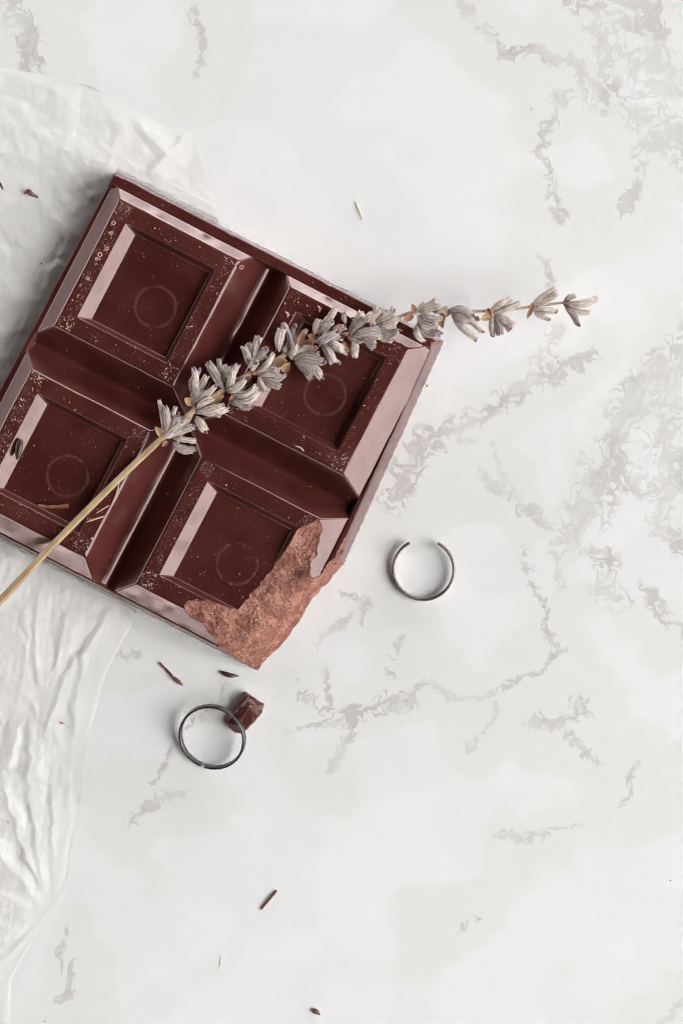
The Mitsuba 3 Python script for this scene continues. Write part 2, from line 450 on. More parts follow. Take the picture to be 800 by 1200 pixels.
def sstep(a, b, x):
    t = np.clip((x - a) / (b - a), 0, 1)
    return t * t * (3 - 2 * t)


_fp = [(384, 598, 84), (372, 609, 64.5), (369, 650, 54), (366, 684, 45), (380, 652, 60), (392, 653, 52), (376, 671, 53), (383, 676, 24), (391, 676, -4), (371, 690, 16), (378, 690, -6), (401, 664, -2), (406, 672, -25), (351, 622, 60), (339, 647, 58), (325, 660, 56.5), (312, 672, 56), (300, 685, 56), (287, 698, 56), (272, 711, 56), (259, 713, 58),
       (244, 708, 62), (221, 704, 64.5), (240, 724, 60), (256, 742, 49), (271, 759, 38), (284, 776, 20), (299, 785, 4), (330, 690, 47), (300, 730, 44), (345, 670, 47), (318, 735, 33), (340, 708, 33), (342, 737, 2), (321, 762, 2),
       (359, 711, 1), (366, 701, 0),  (335, 790, -40), (385, 735, -40), (320, 640, 75), (250, 690, 75), (290, 660, 78), (200, 690, 80), (150, 600, 150), (380, 540, 150), (290, 560, 170), (230, 640, 120), (330, 580, 130)]
_fuv = np.array([[*bar_uv(a, b, max(c, 0)), c] for a, b, c in _fp])
_frac = RBFInterpolator(_fuv[:, :2], _fuv[:, 2], kernel="linear", smoothing=0.5)


def bar_height(U, V):
    """Height of the bar's upper surface (before the corner broke), the base alone, and the number of the square."""
    wob = 1.1 * (n2(U, V, 18, 4, 2) - 0.5)
    chip = np.maximum(0, n2(U, V, 9, 41, 2) - 0.62) * 7
    right = 218.5 + 0.055 * (V + 218) - U
    left = U + 213.5 + 0.010 * (V + 200)
    top = V + 223.5 + 0.8 * (n2(U, V, 14, 6, 2) - 0.5) - chip * 0.8
    bot = 221 - V
    edge = smin(smin(left, right, 5), smin(top, bot, 5), 5) + wob * 0.5
    led = LEDGE + (TOPLEDGE - LEDGE) * sstep(-198, -204, V) + (47 - LEDGE) * sstep(200, 208, U) * (V > -195)
    outer = np.maximum.reduce([sstep(-201, -204, V), sstep(211.5, 213.5, V), sstep(209.5, 212, U - 0.014 * (V + 218)), sstep(-202, -204, U)])
    base = GROOVE - 0.36 * np.clip(U, -4.5, 4.5) * (np.abs(U) < 14) * (1 - outer) + (led - GROOVE) * outer
    wall = np.where(left < right, 5.5, 3.6)
    side = np.where(np.minimum(top, bot) < np.minimum(left, right), 6.5, np.where(left < right, 8.5, 4.6)) * edge
    base = smin(base, side, 3.0)
    zs, which = None, None
    for i, (su, sv) in enumerate(((-1, -1), (1, -1), (-1, 1), (1, 1))):
        cu, cv = su * PITCH, sv * PITCH
        du, dv = U - cu, V - cv
        # distance beyond the rim on each side and the drop to its foot
        def ramp(d, run, drop):
            return ZT - d * drop / run
        w2 = 0.9 * (n2(U, V, 26, 50 + i, 2) - 0.5)
        r_u = ramp(du - HA + w2, 30.8 if su < 0 else 24.5 + 0.012 * (V + 218), ZT - GROOVE if su < 0 else ZT - 47 + 1)
        l_u = ramp(-du - HA + w2, 30.8 if su > 0 else 19.5, ZT - GROOVE if su > 0 else ZT - LEDGE + 1)
        b_v = ramp(dv - HB + w2, 26.5 if sv < 0 else 22.5, ZT - GROOVE if sv < 0 else ZT - LEDGE + 1)
        t_v = ramp(-dv - HB + w2, 26.5 if sv > 0 else 13.5, ZT - GROOVE if sv > 0 else ZT - TOPLEDGE + 1)
        z = smin(smin(l_u, r_u, 1.6), smin(t_v, b_v, 1.6), 1.6)
        flat = ZT + 0.5 * (n2(U, V, 40, 60 + i) - 0.5)
        z = smin(z, flat, 2.4)
        # the sunk panel
        ru, lu, bv, tv = 58 - du, du + 58, 61 - dv, dv + 61
        dep = smin(smin(lu * 10.5 / 13, ru * 10.5 / 4.8, 2.5), smin(tv * 10.5 / 5.5, bv * 10.5 / 5, 2.5), 2.5)
        dep = smax(smin(dep, np.full_like(dep, 11.5), 1.0), np.zeros_like(dep), 0.4)
        z = z - dep + 0.25 * (n2(U, V, 30, 70 + i) - 0.5) * (dep > 4)
        zs = z if zs is None else np.maximum(zs, z)
        which = np.where((np.sign(U) == su) & (np.sign(V) == sv), i, 0 if which is None else which)
    z = smax(zs, base, 3.0) + 0.9 * (n2(U, V, 34, 91, 2) - 0.5)
    z = np.minimum(z, smin(z, side, 3.0))
    return z, base, side, which


def build_bar():
    h = 0.75
    us, vs = np.arange(-216, 236, h), np.arange(-229, 229, h)
    U, V = np.meshgrid(us, vs)
    Z, B, side, which = bar_height(U, V)
    sub = (U > 20) & (V > 20)
    F = np.full(U.shape, 400.0)
    q = np.stack([U[sub], V[sub]], 1)
    F[sub] = _frac(q)
    rough = 8 * (n2(U, V, 26, 80, 2) - 0.5) + 4.2 * (n2(U + 0.6 * V, V - 0.6 * U, 9, 81, 3) - 0.5) + 3.4 * (n2(U, V, 2.8, 82, 2) - 0.5)
    ridge = 2.6 * np.abs(2 * n2(U, V, 15, 85) - 1)
    Fz = F + np.where(F < 300, np.clip((74 - F) / 18, 0.2, 1) * 0.8 * (rough + ridge - 1.5), 0)
    broken = Fz < Z
    Zf = np.where(broken, Fz, Z)
    # small chipped spots along the square edges and in the base
    P = np.stack([*bar_xy(U, V), Zf], -1)
    keep = Zf > -1.2
    P[..., 2] = np.maximum(Zf, 0.0)
    hh, ww = U.shape
    gu = np.gradient(Zf, h, axis=1)
    gv = np.gradient(Zf, h, axis=0)
    nx, ny = -(gu * cT - gv * sT), -(gu * sT + gv * cT)
    N = np.stack([nx, ny, np.ones_like(nx)], -1)
    N /= np.linalg.norm(N, axis=-1, keepdims=True)
    idx = np.arange(hh * ww).reshape(hh, ww)
    quad = np.stack([idx[:-1, :-1], idx[:-1, 1:], idx[1:, 1:], idx[1:, :-1]], -1).reshape(-1, 4)
    ok = keep.ravel()[quad].all(1)
    zq = Zf.ravel()[quad].mean(1)
    bq = B.ravel()[quad].mean(1)
    br = broken.ravel()[quad].mean(1) > 0.5
    wq = which.ravel()[quad][:, 0]
    square = (zq > bq + 2.5) & ~br
    top, nrm = P.reshape(-1, 3), N.reshape(-1, 3)

    def part(key, sel, mat):
        q4 = quad[sel & ok]
        used, inv = np.unique(q4, return_inverse=True)
        q4 = inv.reshape(-1, 4)
        fz = np.vstack([q4[:, [0, 1, 2]], q4[:, [0, 2, 3]]])
        put(key, top[used], fz, mat, normals=nrm[used], flip=False if False else True)

    part("chocolate_bar__base", ~square & ~br, "chocolate_material")
    part("chocolate_bar__broken_corner", br, "broken_material")
    names = ["chocolate_bar__square" + (f"_{i:03d}" if i else "") for i in range(4)]
    for i in range(4):
        part(names[i], square & (wq == i), "chocolate_material")
        su, sv = ((-1, -1), (1, -1), (-1, 1), (1, 1))[i]
        cu, cv = su * PITCH + 14.5, sv * PITCH + 9
        a = np.linspace(0, 2 * np.pi, 97)[:-1]
        prof = np.array([(-2.6, -0.15), (-1.4, 0.14), (0, 0.26), (1.4, 0.14), (2.6, -0.15)])
        R = 23.5 + prof[:, 0]
        uu, vv = cu + R[:, None] * np.cos(a), cv + R[:, None] * np.sin(a)
        x, y = bar_xy(uu, vv)
        zz = bar_height(uu, vv)[0] + prof[:, 1][:, None] - 0.34 * np.maximum(0, n2(uu, vv, 11, 200 + i, 2) - 0.38) * 2
        pts = np.stack([x, y, zz], -1).reshape(-1, 3)
        k, n = len(prof), len(a)
        fs = []
        for r in range(k - 1):
            for j in range(n):
                p0, p1 = r * n + j, r * n + (j + 1) % n
                fs += [[p0, p0 + n, p1 + n], [p0, p1 + n, p1]]
        fs = np.array(fs)
        if i == 3:   # cut where the corner is gone
            cut = broken[np.clip(((vv - vs[0]) / h).astype(int), 0, hh - 1), np.clip(((uu - us[0]) / h).astype(int), 0, ww - 1)].ravel()
            fs = fs[~cut[fs].any(1)]
        put(names[i] + "__ring_mark", pts, fs[:, ::-1], "mark_material", smooth=True)
    tag("chocolate_bar", "dark chocolate slab of four large squares with one corner broken off", "chocolate bar")
    tag("chocolate_bar__broken_corner", "rough lighter brown broken corner")
    tag(names[3], "square whose outer corner is broken off")
    return us, vs, h, Zf, broken, N, (hh, ww)


def fleck(size, r, flat=0.6):
    """A small irregular crumb: the hull of a few points."""
    p = r.normal(size=(7, 3))
    p /= np.linalg.norm(p, axis=1, keepdims=True)
    p *= r.uniform(0.6, 1.0, (7, 1)) * size * [1, r.uniform(0.45, 1), flat]
    a = r.uniform(0, 6.28)
    p[:, :2] = p[:, :2] @ np.array([[math.cos(a), -math.sin(a)], [math.sin(a), math.cos(a)]])
    hull = ConvexHull(p)
    f = hull.simplices.copy()
    n = np.cross(p[f[:, 1]] - p[f[:, 0]], p[f[:, 2]] - p[f[:, 0]])
    flip = (n * (p[f].mean(1) - p.mean(0))).sum(1) < 0
    f[flip] = f[flip][:, ::-1]
    return p, f


def join(meshes):
    vs, fs, at_ = [], [], 0
    for v, f in meshes:
        vs.append(v); fs.append(f + at_); at_ += len(v)
    return np.vstack(vs), np.vstack(fs)


def build_dust(bar):
    us, vs, h, Zf, broken, N, (hh, ww) = bar
    r = np.random.default_rng(21)
    pale, brown = [], []

    def drop(u, v, size, to, flat=0.6):
        i, j = int((v - vs[0]) / h), int((u - us[0]) / h)
        if not (2 < i < hh - 3 and 2 < j < ww - 3):
            return
        z = Zf[i, j]
        if z < 20 or broken[i, j] and to is pale and r.random() < 0.3:
            return
        p, f = fleck(size, r, flat)
        x, y = bar_xy(u, v)
        to.append((p + [x, y, z + size * flat * 0.35], f))

    for i, (su, sv) in enumerate(((-1, -1), (1, -1), (-1, 1), (1, 1))):
        cu, cv = su * PITCH, sv * PITCH
        left_w = (1.6, 0.5, 1.9, 1.3)[i]
        # rims
        for side, n in (("l", int(130 * left_w)), ("t", 40), ("r", 90), ("b", (50, 65, 100, 75)[i])):
            for _ in range(n):
                a, b = r.uniform(-1, 1), r.beta(1.6, 1.2)
                if r.random() < 0.35:
                    a = math.copysign(1 - abs(r.normal(0, 0.07)), a)
                if side == "l": u, v = cu - 76 + 18 * b, cv + 80 * a
                if side == "r": u, v = cu + 76 - 18 * b, cv + 80 * a
                if side == "t": u, v = cu + 76 * a, cv - 80 + 19 * b
                if side == "b": u, v = cu + 76 * a, cv + 80 - 19 * b
                drop(u, v, min(2.2, 0.5 + r.exponential(0.36)), pale)
            for _ in range(n * 3):
                a, b = r.uniform(-1, 1), r.beta(1.3, 1.3)
                u, v = {"l": (cu - 76 + 18 * b, cv + 80 * a), "r": (cu + 76 - 18 * b, cv + 80 * a), "t": (cu + 76 * a, cv - 80 + 19 * b), "b": (cu + 76 * a, cv + 80 - 19 * b)}[side]
                if n2(np.array(u), np.array(v), 14, 55, 2) > 0.45:
                    drop(u, v, r.uniform(0.3, 0.7), pale if r.random() < 0.45 else brown)
        # corners of the sunk panel, thick patches
        for (a, b, n) in ((1, 1, 26), (-1, 1, 18), (1, -1, 12), (-1, -1, 8)):
            for _ in range(n):
                drop(cu + a * 64 + r.normal(0, 5.5), cv + b * 67 + r.normal(0, 5), min(2.4, 0.5 + r.exponential(0.5)), pale if r.random() < 0.7 else brown)
        # panel floors
        for _ in range((150, 170, 240, 280)[i]):
            drop(cu + r.uniform(-54, 54), cv + r.uniform(-56, 56), min(1.2, 0.34 + r.exponential(0.2)), pale)
    for _ in range(230):      # in the grooves and on the ledges
        if r.random() < 0.6:
            u, v = r.uniform(-200, 205), r.normal(2, 11)
        else:
            u, v = r.normal(0, 14), r.uniform(-205, 205)
        drop(u, v, min(1.4, 0.3 + r.exponential(0.2)), pale if r.random() < 0.5 else brown)
    for _ in range(90):
        drop(r.uniform(-200, 200), r.uniform(-219, -205), min(1.8, 0.4 + r.exponential(0.35)), pale if r.random() < 0.4 else brown)
    for _ in range(60):
        drop(r.uniform(-200, 190), r.uniform(213, 218), min(1.6, 0.4 + r.exponential(0.3)), pale if r.random() < 0.3 else brown)
    for _ in range(420):      # loose grains on the broken face
        t = r.random()
        px, py = 352 - 95 * t + r.normal(0, 14), 640 + 75 * t + r.normal(0, 16) + r.uniform(0, 50)
        u, v = bar_uv(px, py, 45)
        i, j = int((v - vs[0]) / h), int((u - us[0]) / h)
        if 0 < i < hh and 0 < j < ww and broken[i, j] and Zf[i, j] > 20:
            drop(u, v, min(1.9, 0.5 + r.exponential(0.35)), pale if r.random() < 0.45 else brown)
    # tiny burst air bubbles on the left rim of the upper left square
    for (px, py, rr) in ((117, 298, 2.3), (125, 291, 1.8), (130, 273, 1.5), (133, 261, 2.0), (113, 303, 1.4), (103, 326, 1.6), (283, 313, 2.0)):
        x, y, z = at(px, py, ZT)
        m = trimesh.creation.torus(rr, 0.5, major_sections=14, minor_sections=6)
        pale.append((np.array(m.vertices) + [x, y, ZT + 0.1], np.array(m.faces)))
    # thin shavings caught on the rims
    for (ax, ay, bx, by, w) in ((128, 598, 140, 566, 0.9), (101, 612, 123, 605, 1.0), (112, 602, 128, 592, 0.7), (345, 522, 356, 529, 0.9), (334, 365, 337, 372, 1.1), (372, 358, 374, 366, 1.2)):
        c = catmull([at(ax, ay, ZT + 0.4), at((ax + bx) / 2 + 1.5, (ay + by) / 2 - 1, ZT + 1.2), at(bx, by, ZT + 0.4)], 5)
        pale.append(sweep(c, w * np.interp(np.arange(len(c)), [0, 2, len(c) - 3, len(c) - 1], [0.4, 1, 1, 0.4]), [(-1, -.5), (1, -.5), (.6, .5), (-.6, .5)]))
    v, f = join(pale)
    put("chocolate_bar__crumb_dust", v, f, "dust_material")
    tag("chocolate_bar__crumb_dust", "pale dust and tiny crumbs scattered over the chocolate", kind="stuff")
    v, f = join(brown)
    put("chocolate_bar__crumb_dust_001", v, f, "dust_brown_material")
    tag("chocolate_bar__crumb_dust_001", "brown crumbs scattered over the chocolate", kind="stuff")


build_paper()
bar = build_bar()
build_dust(bar)

# ------------------------------------------------------------------ the lavender sprig
STEM = [(-70, 772, 40), (0, 704, 58), (50, 651, 68.5), (120, 580, 70), (187, 516, 72), (226, 482, 73), (262, 456, 73), (300, 433, 73), (345, 410, 73), (372, 396, 73), (412, 390, 73), (443, 381, 73), (485, 365, 72),
        (526, 364, 70), (576, 364, 67), (624, 359, 64), (661, 354, 62), (668, 353, 61.5)]
pts = catmull([at(*p) for p in STEM], 8)
rad_ = np.interp(np.linspace(0, 1, len(pts)), [0, 0.26, 0.45, 0.7, 1], [5.2, 3.9, 2.9, 2.1, 1.5])
sq = []
for k in range(24):
    a = 2 * math.pi * k / 24 + 0.5
    rr = 1.0 / (abs(math.cos(a)) ** 4 + abs(math.sin(a)) ** 4) ** 0.25 * (1 - 0.14 * abs(math.cos(2 * a)) ** 6)
    dent = min(abs(a - 0.55), abs(a - 2.5)); rr *= 1 - 0.34 * math.exp(-(dent / 0.30) ** 2)
    sq.append((rr * math.cos(a) * 0.92, rr * math.sin(a) * 0.92))
sv_, sf_ = sweep(pts, rad_, sq)
suv = np.zeros((len(sv_), 2))
suv[:len(pts) * 24, 0] = np.tile(np.arange(24) / 24, len(pts))
suv[:len(pts) * 24, 1] = np.repeat(np.linspace(0, 1, len(pts)), 24)
put("lavender_sprig__stem", sv_, sf_, "stem_material", smooth=True, uv=suv)
tag("lavender_sprig", "dried grey lavender sprig lying diagonally across the chocolate bar", "lavender")

BUDS = [  # base x, y, tip x, y in the picture; rise of the tip; width
    # first whorl
    (192, 511, 186, 470, 4, 6), (195, 508, 193, 476, 9, 8.5), (199, 502, 206, 477, 4, 8), (194, 513, 213, 494, 9, 8.5), (197, 513, 226, 500, 6, 8), (204, 514, 229, 517, 2, 8.5), (203, 519, 227, 527, -2, 9), (200, 508, 220, 489, 2, 8),
    # second
    (224, 464, 227, 432, 8, 9.5), (228, 463, 232, 435, 3, 9), (230, 462, 242, 440, 4, 8), (228, 472, 252, 453, 9, 8), (231, 478, 248, 467, 11, 9), (231, 483, 262, 475, 6, 10), (236, 484, 268, 479, 2, 8), (230, 488, 241, 505, -1, 9.5), (233, 482, 258, 486, 5, 9),
    # third
    (262, 455, 244, 425, 5, 10), (265, 445, 256, 421, 2, 8), (266, 454, 273, 433, 10, 9), (272, 446, 279, 427, 4, 8), (266, 458, 288, 444, 10, 9), (272, 462, 300, 452, 9, 9), (276, 468, 303, 457, 3, 11), (277, 472, 294, 477, 2, 11), (271, 470, 283, 474, 6, 9), (268, 450, 262, 428, -3, 8), (284, 462, 302, 466, -2, 8),
    # fourth
    (292, 428, 285, 406, 6, 9), (296, 422, 303, 395, 5, 10), (299, 427, 312, 409, 10, 9), (297, 433, 299, 424, 13, 10), (301, 436, 324, 433, 9, 9), (304, 441, 312, 459, 0, 10), (309, 443, 328, 453, 1, 9.5), (299, 436, 320, 414, 5, 8), (303, 439, 330, 442, 5, 9), (312, 440, 335, 438, 0, 8), (298, 425, 292, 402, -4, 7),
    # fifth
    (327, 411, 330, 385, 6, 9.5), (337, 413, 332, 379, 2, 8), (338, 405, 344, 384, 3, 9), (339, 418, 346, 402, 11, 9), (345, 421, 378, 424, 7, 10), (350, 425, 376, 442, 1, 11), (346, 424, 366, 438, 5, 10), (348, 412, 368, 408, 8, 9), (344, 408, 357, 388, 4, 8), (350, 416, 374, 414, 3, 9), (352, 427, 364, 444, -3, 9),
    # sixth
    (369, 392, 372, 374, 5, 7.5), (373, 390, 392, 362, 3, 9), (376, 390, 389, 376, 9, 8.5), (371, 400, 396, 388, 11, 9), (378, 405, 390, 425, 3, 10), (383, 402, 402, 410, 6, 9), (388, 396, 404, 383, 5, 9), (380, 404, 407, 414, 0, 9), (376, 398, 400, 395, 5, 9), (383, 408, 397, 424, -4, 8),
    # seventh
    (410, 389, 423, 365, 6, 10), (405, 379, 402, 368, 0, 6.5), (411, 392, 430, 373, 10, 9), (416, 396, 416, 419, 1, 8), (419, 398, 440, 404, 4, 10), (414, 394, 444, 386, 9, 9.5), (423, 386, 438, 367, 4, 8), (424, 396, 437, 409, -2, 8), (420, 391, 446, 395, 3, 9),
    (441, 377, 461, 363, 5, 9.5), (444, 381, 466, 374, 8, 9), (444, 386, 467, 388, 4, 10), (438, 388, 460, 398, 0, 9.5), (430, 382, 446, 364, 1, 8),
    # beyond the bar
    (490, 363, 511, 350, 5, 10), (492, 365, 515, 358, 9, 9), (490, 370, 509, 381, 7, 10), (490, 374, 514, 391, 1, 10.5), (489, 380, 496, 400, -3, 9.5), (493, 368, 517, 373, 9, 9), (508, 366, 523, 360, 2, 7),
    (526, 364, 553, 370, 6, 9), (528, 368, 564, 388, 2, 8.5), (530, 371, 557, 397, -2, 8), (530, 366, 550, 378, 6, 8),
    (576, 363, 598, 350, 3, 9.5), (578, 366, 608, 355, 6, 8.5), (579, 367, 602, 380, 5, 9.5), (576, 369, 577, 392, -2, 8.5), (579, 370, 586, 392, 3, 8.5), (581, 369, 597, 385, 0, 9),
    (624, 359, 650, 338, 2, 8.5), (627, 359, 653, 344, 5, 8), (625, 364, 651, 365, 4, 9), (626, 366, 642, 374, 0, 7.5),
    (662, 354, 699, 350, 4, 9), (663, 357, 690, 366, 2, 9), (662, 358, 676, 379, -1, 7.5), (661, 353, 674, 346, 0, 7),
]


_xr = np.random.default_rng(12)
for _wx, _wy, _k in ((200, 505, 4), (232, 474, 7), (268, 456, 7), (302, 434, 7), (342, 416, 7), (376, 398, 7), (414, 391, 6), (444, 382, 4), (492, 369, 3)):
    for _ in range(_k):
        _a = -0.6 + _xr.uniform(-1.25, 1.25)
        _l = _xr.uniform(15, 22)
        _bx, _by = _wx + _xr.normal(0, 3.5), _wy + _xr.normal(0, 3.5)
        BUDS.append((_bx, _by, _bx + _l * math.cos(_a), _by + _l * math.sin(_a), _xr.uniform(-4, 5), _xr.uniform(7, 9)))


def stem_z(px):
    s = np.array(STEM)
    return float(np.interp(px, s[:, 0], s[:, 2]))


def bud_mesh(base, tip, width, r):
    axis = tip - base
    L = np.linalg.norm(axis)
    d = axis / L
    side = np.cross(d, [0, 0, 1.0]); side /= np.linalg.norm(side)
    up = np.cross(side, d)
    bend = r.normal(0, 0.10, 2) * L
    nt, na = 13, 39
    prof_t = np.array([0, .04, .1, .2, .32, .45, .58, .7, .82, .92, 1.0, .955, .62])
    mouth = r.uniform(0.62, 0.9)
    prof_r = np.array([.2, .36, .55, .76, .92, 1.0, 1.0, .96, .90, .86, mouth, mouth - .22, mouth - .42])
    ph = r.uniform(0, 6.28)
    oval = r.uniform(0.78, 1.0)
    lump = r.uniform(0, 100)
    v, uv = [], []
    for i in range(nt):
        t, q = prof_t[i], prof_r[i] * width / 2
        for j in range(na):
            a = 2 * math.pi * j / na
            rib = 1 + 0.085 * math.cos(8 * a) * min(1, t * 5)
            w = 1 + 0.12 * math.sin(2 * a + lump + 3 * t)
            rr = q * rib * w
            tt = t + (0.05 * math.cos(5 * a + ph) if i in (10, 11) else 0)
            c = base + d * L * tt + side * bend[0] * 4 * t * (1 - t) + up * bend[1] * 4 * t * (1 - t)
            v.append(c + side * rr * math.cos(a) * oval + up * rr * math.sin(a))
            uv.append((j / na, t))
    v = np.array(v)
    s0 = r.uniform(0, 99)
    v = v + 1.5 * (np.stack([meshkit.noise(np.stack([v[:, 0] / 3.4 + s0 + 17 * k, v[:, 1] / 3.4, v[:, 2] / 3.4], 1), k) for k in range(3)], 1) - 0.5)
    f = []
    for i in range(nt - 1):
        for j in range(na):
            a, b = i * na + j, i * na + (j + 1) % na
            f += [[a, b, b + na], [a, b + na, a + na]]
    for ring, inv in ((0, True), (nt - 1, False)):
        c = len(v)
        v = np.vstack([v, v[ring * na:(ring + 1) * na].mean(0)])
        uv.append((0.5, prof_t[ring]))
        for j in range(na):
            tri = [ring * na + j, ring * na + (j + 1) % na, c]
            f.append(tri[::-1] if inv else tri)
    f = np.array(f)
    m = trimesh.Trimesh(v, f, process=False)
    if m.volume < 0:
        f = f[:, ::-1]
    return v, f, np.array(uv), d


def crumpled_petals(tip, d, size, r):
    """A withered flower tip: a few folded lobes."""
    out = []
    for k in range(3):
        m = trimesh.creation.icosphere(subdivisions=2, radius=1.0)
        p = np.array(m.vertices)
        p = p * (0.7 + 0.6 * meshkit.noise(p * 2.1 + r.uniform(0, 50), k)[:, None])
        p = p * size * r.uniform(0.5, 0.9, 3)
        out.append((p + tip + d * size * (0.1 + 0.35 * k) + r.normal(0, 0.45 * size, 3), np.array(m.faces)))
    return join(out)


def leaf(base, tip, width, r, cup=0.35):
    axis = tip - base
    L = np.linalg.norm(axis); d = axis / L
    side = np.cross(d, [0, 0, 1.0]); side /= np.linalg.norm(side)
    up = np.cross(side, d)
    n, k = 9, 7
    top = []
    for i in range(n):
        t = i / (n - 1)
        w = width / 2 * math.sin(math.pi * min(1, 0.12 + 0.88 * t)) ** 0.8 + 0.15
        for j in range(k):
            s = j / (k - 1) * 2 - 1
            top.append(base + d * L * t + side * w * s + up * (cup * w * s * s * 1.4 + 0.18 * L * t * t + 0.25 * math.sin(9 * t + 4 * s)))
    top = np.array(top)
    low = top - up * 0.45
    f = []
    m = n * k
    for i in range(n - 1):
        for j in range(k - 1):
            a, b, c, e = i * k + j, i * k + j + 1, (i + 1) * k + j + 1, (i + 1) * k + j
            f += [[a, b, c], [a, c, e], [m + c, m + b, m + a], [m + e, m + c, m + a]]
    ring = [j for j in range(k)] + [i * k + k - 1 for i in range(1, n)] + [(n - 1) * k + j for j in range(k - 2, -1, -1)] + [i * k for i in range(n - 2, 0, -1)]
    for a, b in zip(ring, ring[1:] + ring[:1]):
        f += [[a, a + m, b + m], [a, b + m, b]]
    return np.vstack([top, low]), np.array(f)


br = np.random.default_rng(33)
for n, (bx, by, tx, ty, rise, w) in enumerate(BUDS):
    z0 = stem_z(bx) + min(2.5, 0.25 * rise)
    a = np.array([bx, by], float) + (np.array([bx, by]) - [tx, ty]) * 0.04
    base, tip = at(a[0], a[1], z0), at(tx, ty, z0 + rise * 1.1)
    on_bar = bx < 486
    if on_bar and tip[2] < ZT + 3:
        tip[2] = ZT + 3
    v, f, uv, d = bud_mesh(base, tip, w * br.uniform(0.85, 1.2), br)
    key = numbered("lavender_sprig__bud")
    put(key, v, f, f"calyx_material_{int(br.choice(4, p=[.4, .25, .2, .15]))}", smooth=True, uv=uv)
    if br.random() < 0.42:
        v, f = crumpled_petals(tip, d, br.uniform(1.5, 2.5), br)
        put(key + "__withered_flower", v, f, "corolla_material" if br.random() < 0.55 else "corolla_brown_material", smooth=True)
BRACTS = [(192, 513, 182, 500, 0, 7, 1), (196, 517, 190, 524, 2, 5, 0), (226, 474, 216, 466, 4, 9, 1), (240, 478, 264, 463, 9, 9, 1), (262, 457, 254, 466, -1, 7, 0), (276, 452, 297, 440, 12, 8, 0), (300, 426, 304, 396, 8, 6, 0), (318, 427, 338, 422, 8, 11, 1),
          (332, 436, 340, 424, 6, 9, 1), (350, 406, 357, 386, 9, 8, 0), (356, 404, 372, 398, 11, 8, 0), (369, 396, 360, 392, 3, 7, 0), (390, 396, 408, 392, 12, 7, 0), (402, 400, 411, 414, 3, 5, 0), (398, 388, 396, 378, 9, 8, 0), (426, 384, 436, 378, 12, 8, 0), (420, 390, 410, 394, 2, 6, 0),
          (486, 366, 482, 355, 5, 6, 0), (484, 369, 472, 376, 1, 8, 0), (514, 372, 519, 385, 2, 7, 0), (516, 366, 521, 378, 6, 6, 0), (526, 362, 522, 372, 2, 6, 0), (556, 372, 562, 376, 4, 6, 0), (575, 364, 568, 368, 3, 9, 0), (576, 370, 562, 374, 1, 8, 1), (580, 366, 574, 360, 6, 8, 0), (598, 382, 596, 386, 4, 4, 0),
          (623, 361, 617, 373, 0, 5, 0), (624, 362, 622, 354, 4, 5, 0), (661, 356, 667, 351, 5, 5, 0), (661, 354, 665, 362, 3, 5, 0), (280, 462, 268, 470, 3, 7, 0), (306, 432, 296, 440, 3, 6, 0)]
for bx, by, tx, ty, rise, w, pale in BRACTS:
    z0 = stem_z(bx) + 1.5
    v, f = leaf(at(bx, by, z0), at(tx, ty, z0 + rise), w, br)
    put(numbered("lavender_sprig__bract"), v, f, "bract_pale_material" if pale else "bract_material", smooth=60)


# ------------------------------------------------------------------ the two rings
def open_ring(key, cx, cy, radius, height, thick, gap0, gap1, tilt_axis, tilt, z0, mat):
    """A flat band bent to an open circle; gap from angle gap0 to gap1 (degrees, clockwise in the picture from the right)."""
    a = np.radians(np.linspace(gap1, gap0 + 360, 150))
    t, hh, b = thick / 2, height / 2, min(thick, height) * 0.28
    prof = np.array([(t, -hh + b), (t, 0), (t, hh - b), (t - b * .5, hh - b * .35), (t - b, hh), (-t + b, hh), (-t + b * .5, hh - b * .35), (-t, hh - b), (-t, 0), (-t, -hh + b), (-t + b, -hh), (t - b, -hh)])
    k, n = len(prof), len(a)
    v = np.stack([np.cos(a)[:, None] * (radius + prof[None, :, 0]), np.sin(a)[:, None] * (radius + prof[None, :, 0]), np.broadcast_to(prof[None, :, 1], (n, k))], -1).reshape(-1, 3)
    f = []
    for i in range(n - 1):
        for j in range(k):
            p, q = i * k + j, i * k + (j + 1) % k
            f += [[p, q, q + k], [p, q + k, p + k]]
    for base, inv in ((0, False), ((n - 1) * k, True)):
        c = len(v)
        v = np.vstack([v, v[base:base + k].mean(0)])
        for j in range(k):
            tri = [base + j, base + (j + 1) % k, c]
            f.append(tri[::-1] if inv else tri)
    m = trimesh.Trimesh(v, np.array(f), process=False)
    if m.volume < 0:
        m.invert()
    m.apply_transform(trimesh.transformations.rotation_matrix(math.radians(tilt), [math.cos(math.radians(tilt_axis)), math.sin(math.radians(tilt_axis)), 0]))
    v = np.array(m.vertices)
    v[:, 2] += z0 - v[:, 2].min()
    c = at(cx, cy, v[:, 2].mean())
    v[:, :2] += c[:2]
    put(key, v, np.array(m.faces), mat, smooth=40)


open_ring("finger_ring", 496, 667.5, 35.3, 8.5, 3.2, -118, -62, 40, -6, 0.2, "metal_material")
tag("finger_ring", "thin open metal ring with a wide gap lying alone on the marble", "ring")
open_ring("finger_ring_001", 248.5, 864, 38.2, 8.5, 3.0, 106, 112.5, 35 + 90 + 90, 20, 0.3, "metal_dark_material")
tag("finger_ring_001", "dark metal ring with a hairline gap propped on a small chocolate chunk", "ring")

# ------------------------------------------------------------------ loose bits
def hull_mesh(p):
    p = np.asarray(p, float)
    h = ConvexHull(p)
    f = h.simplices.copy()
    n = np.cross(p[f[:, 1]] - p[f[:, 0]], p[f[:, 2]] - p[f[:, 0]])
    bad = (n * (p[f].mean(1) - p[h.vertices].mean(0))).sum(1) < 0
    f[bad] = f[bad][:, ::-1]
    return p, f


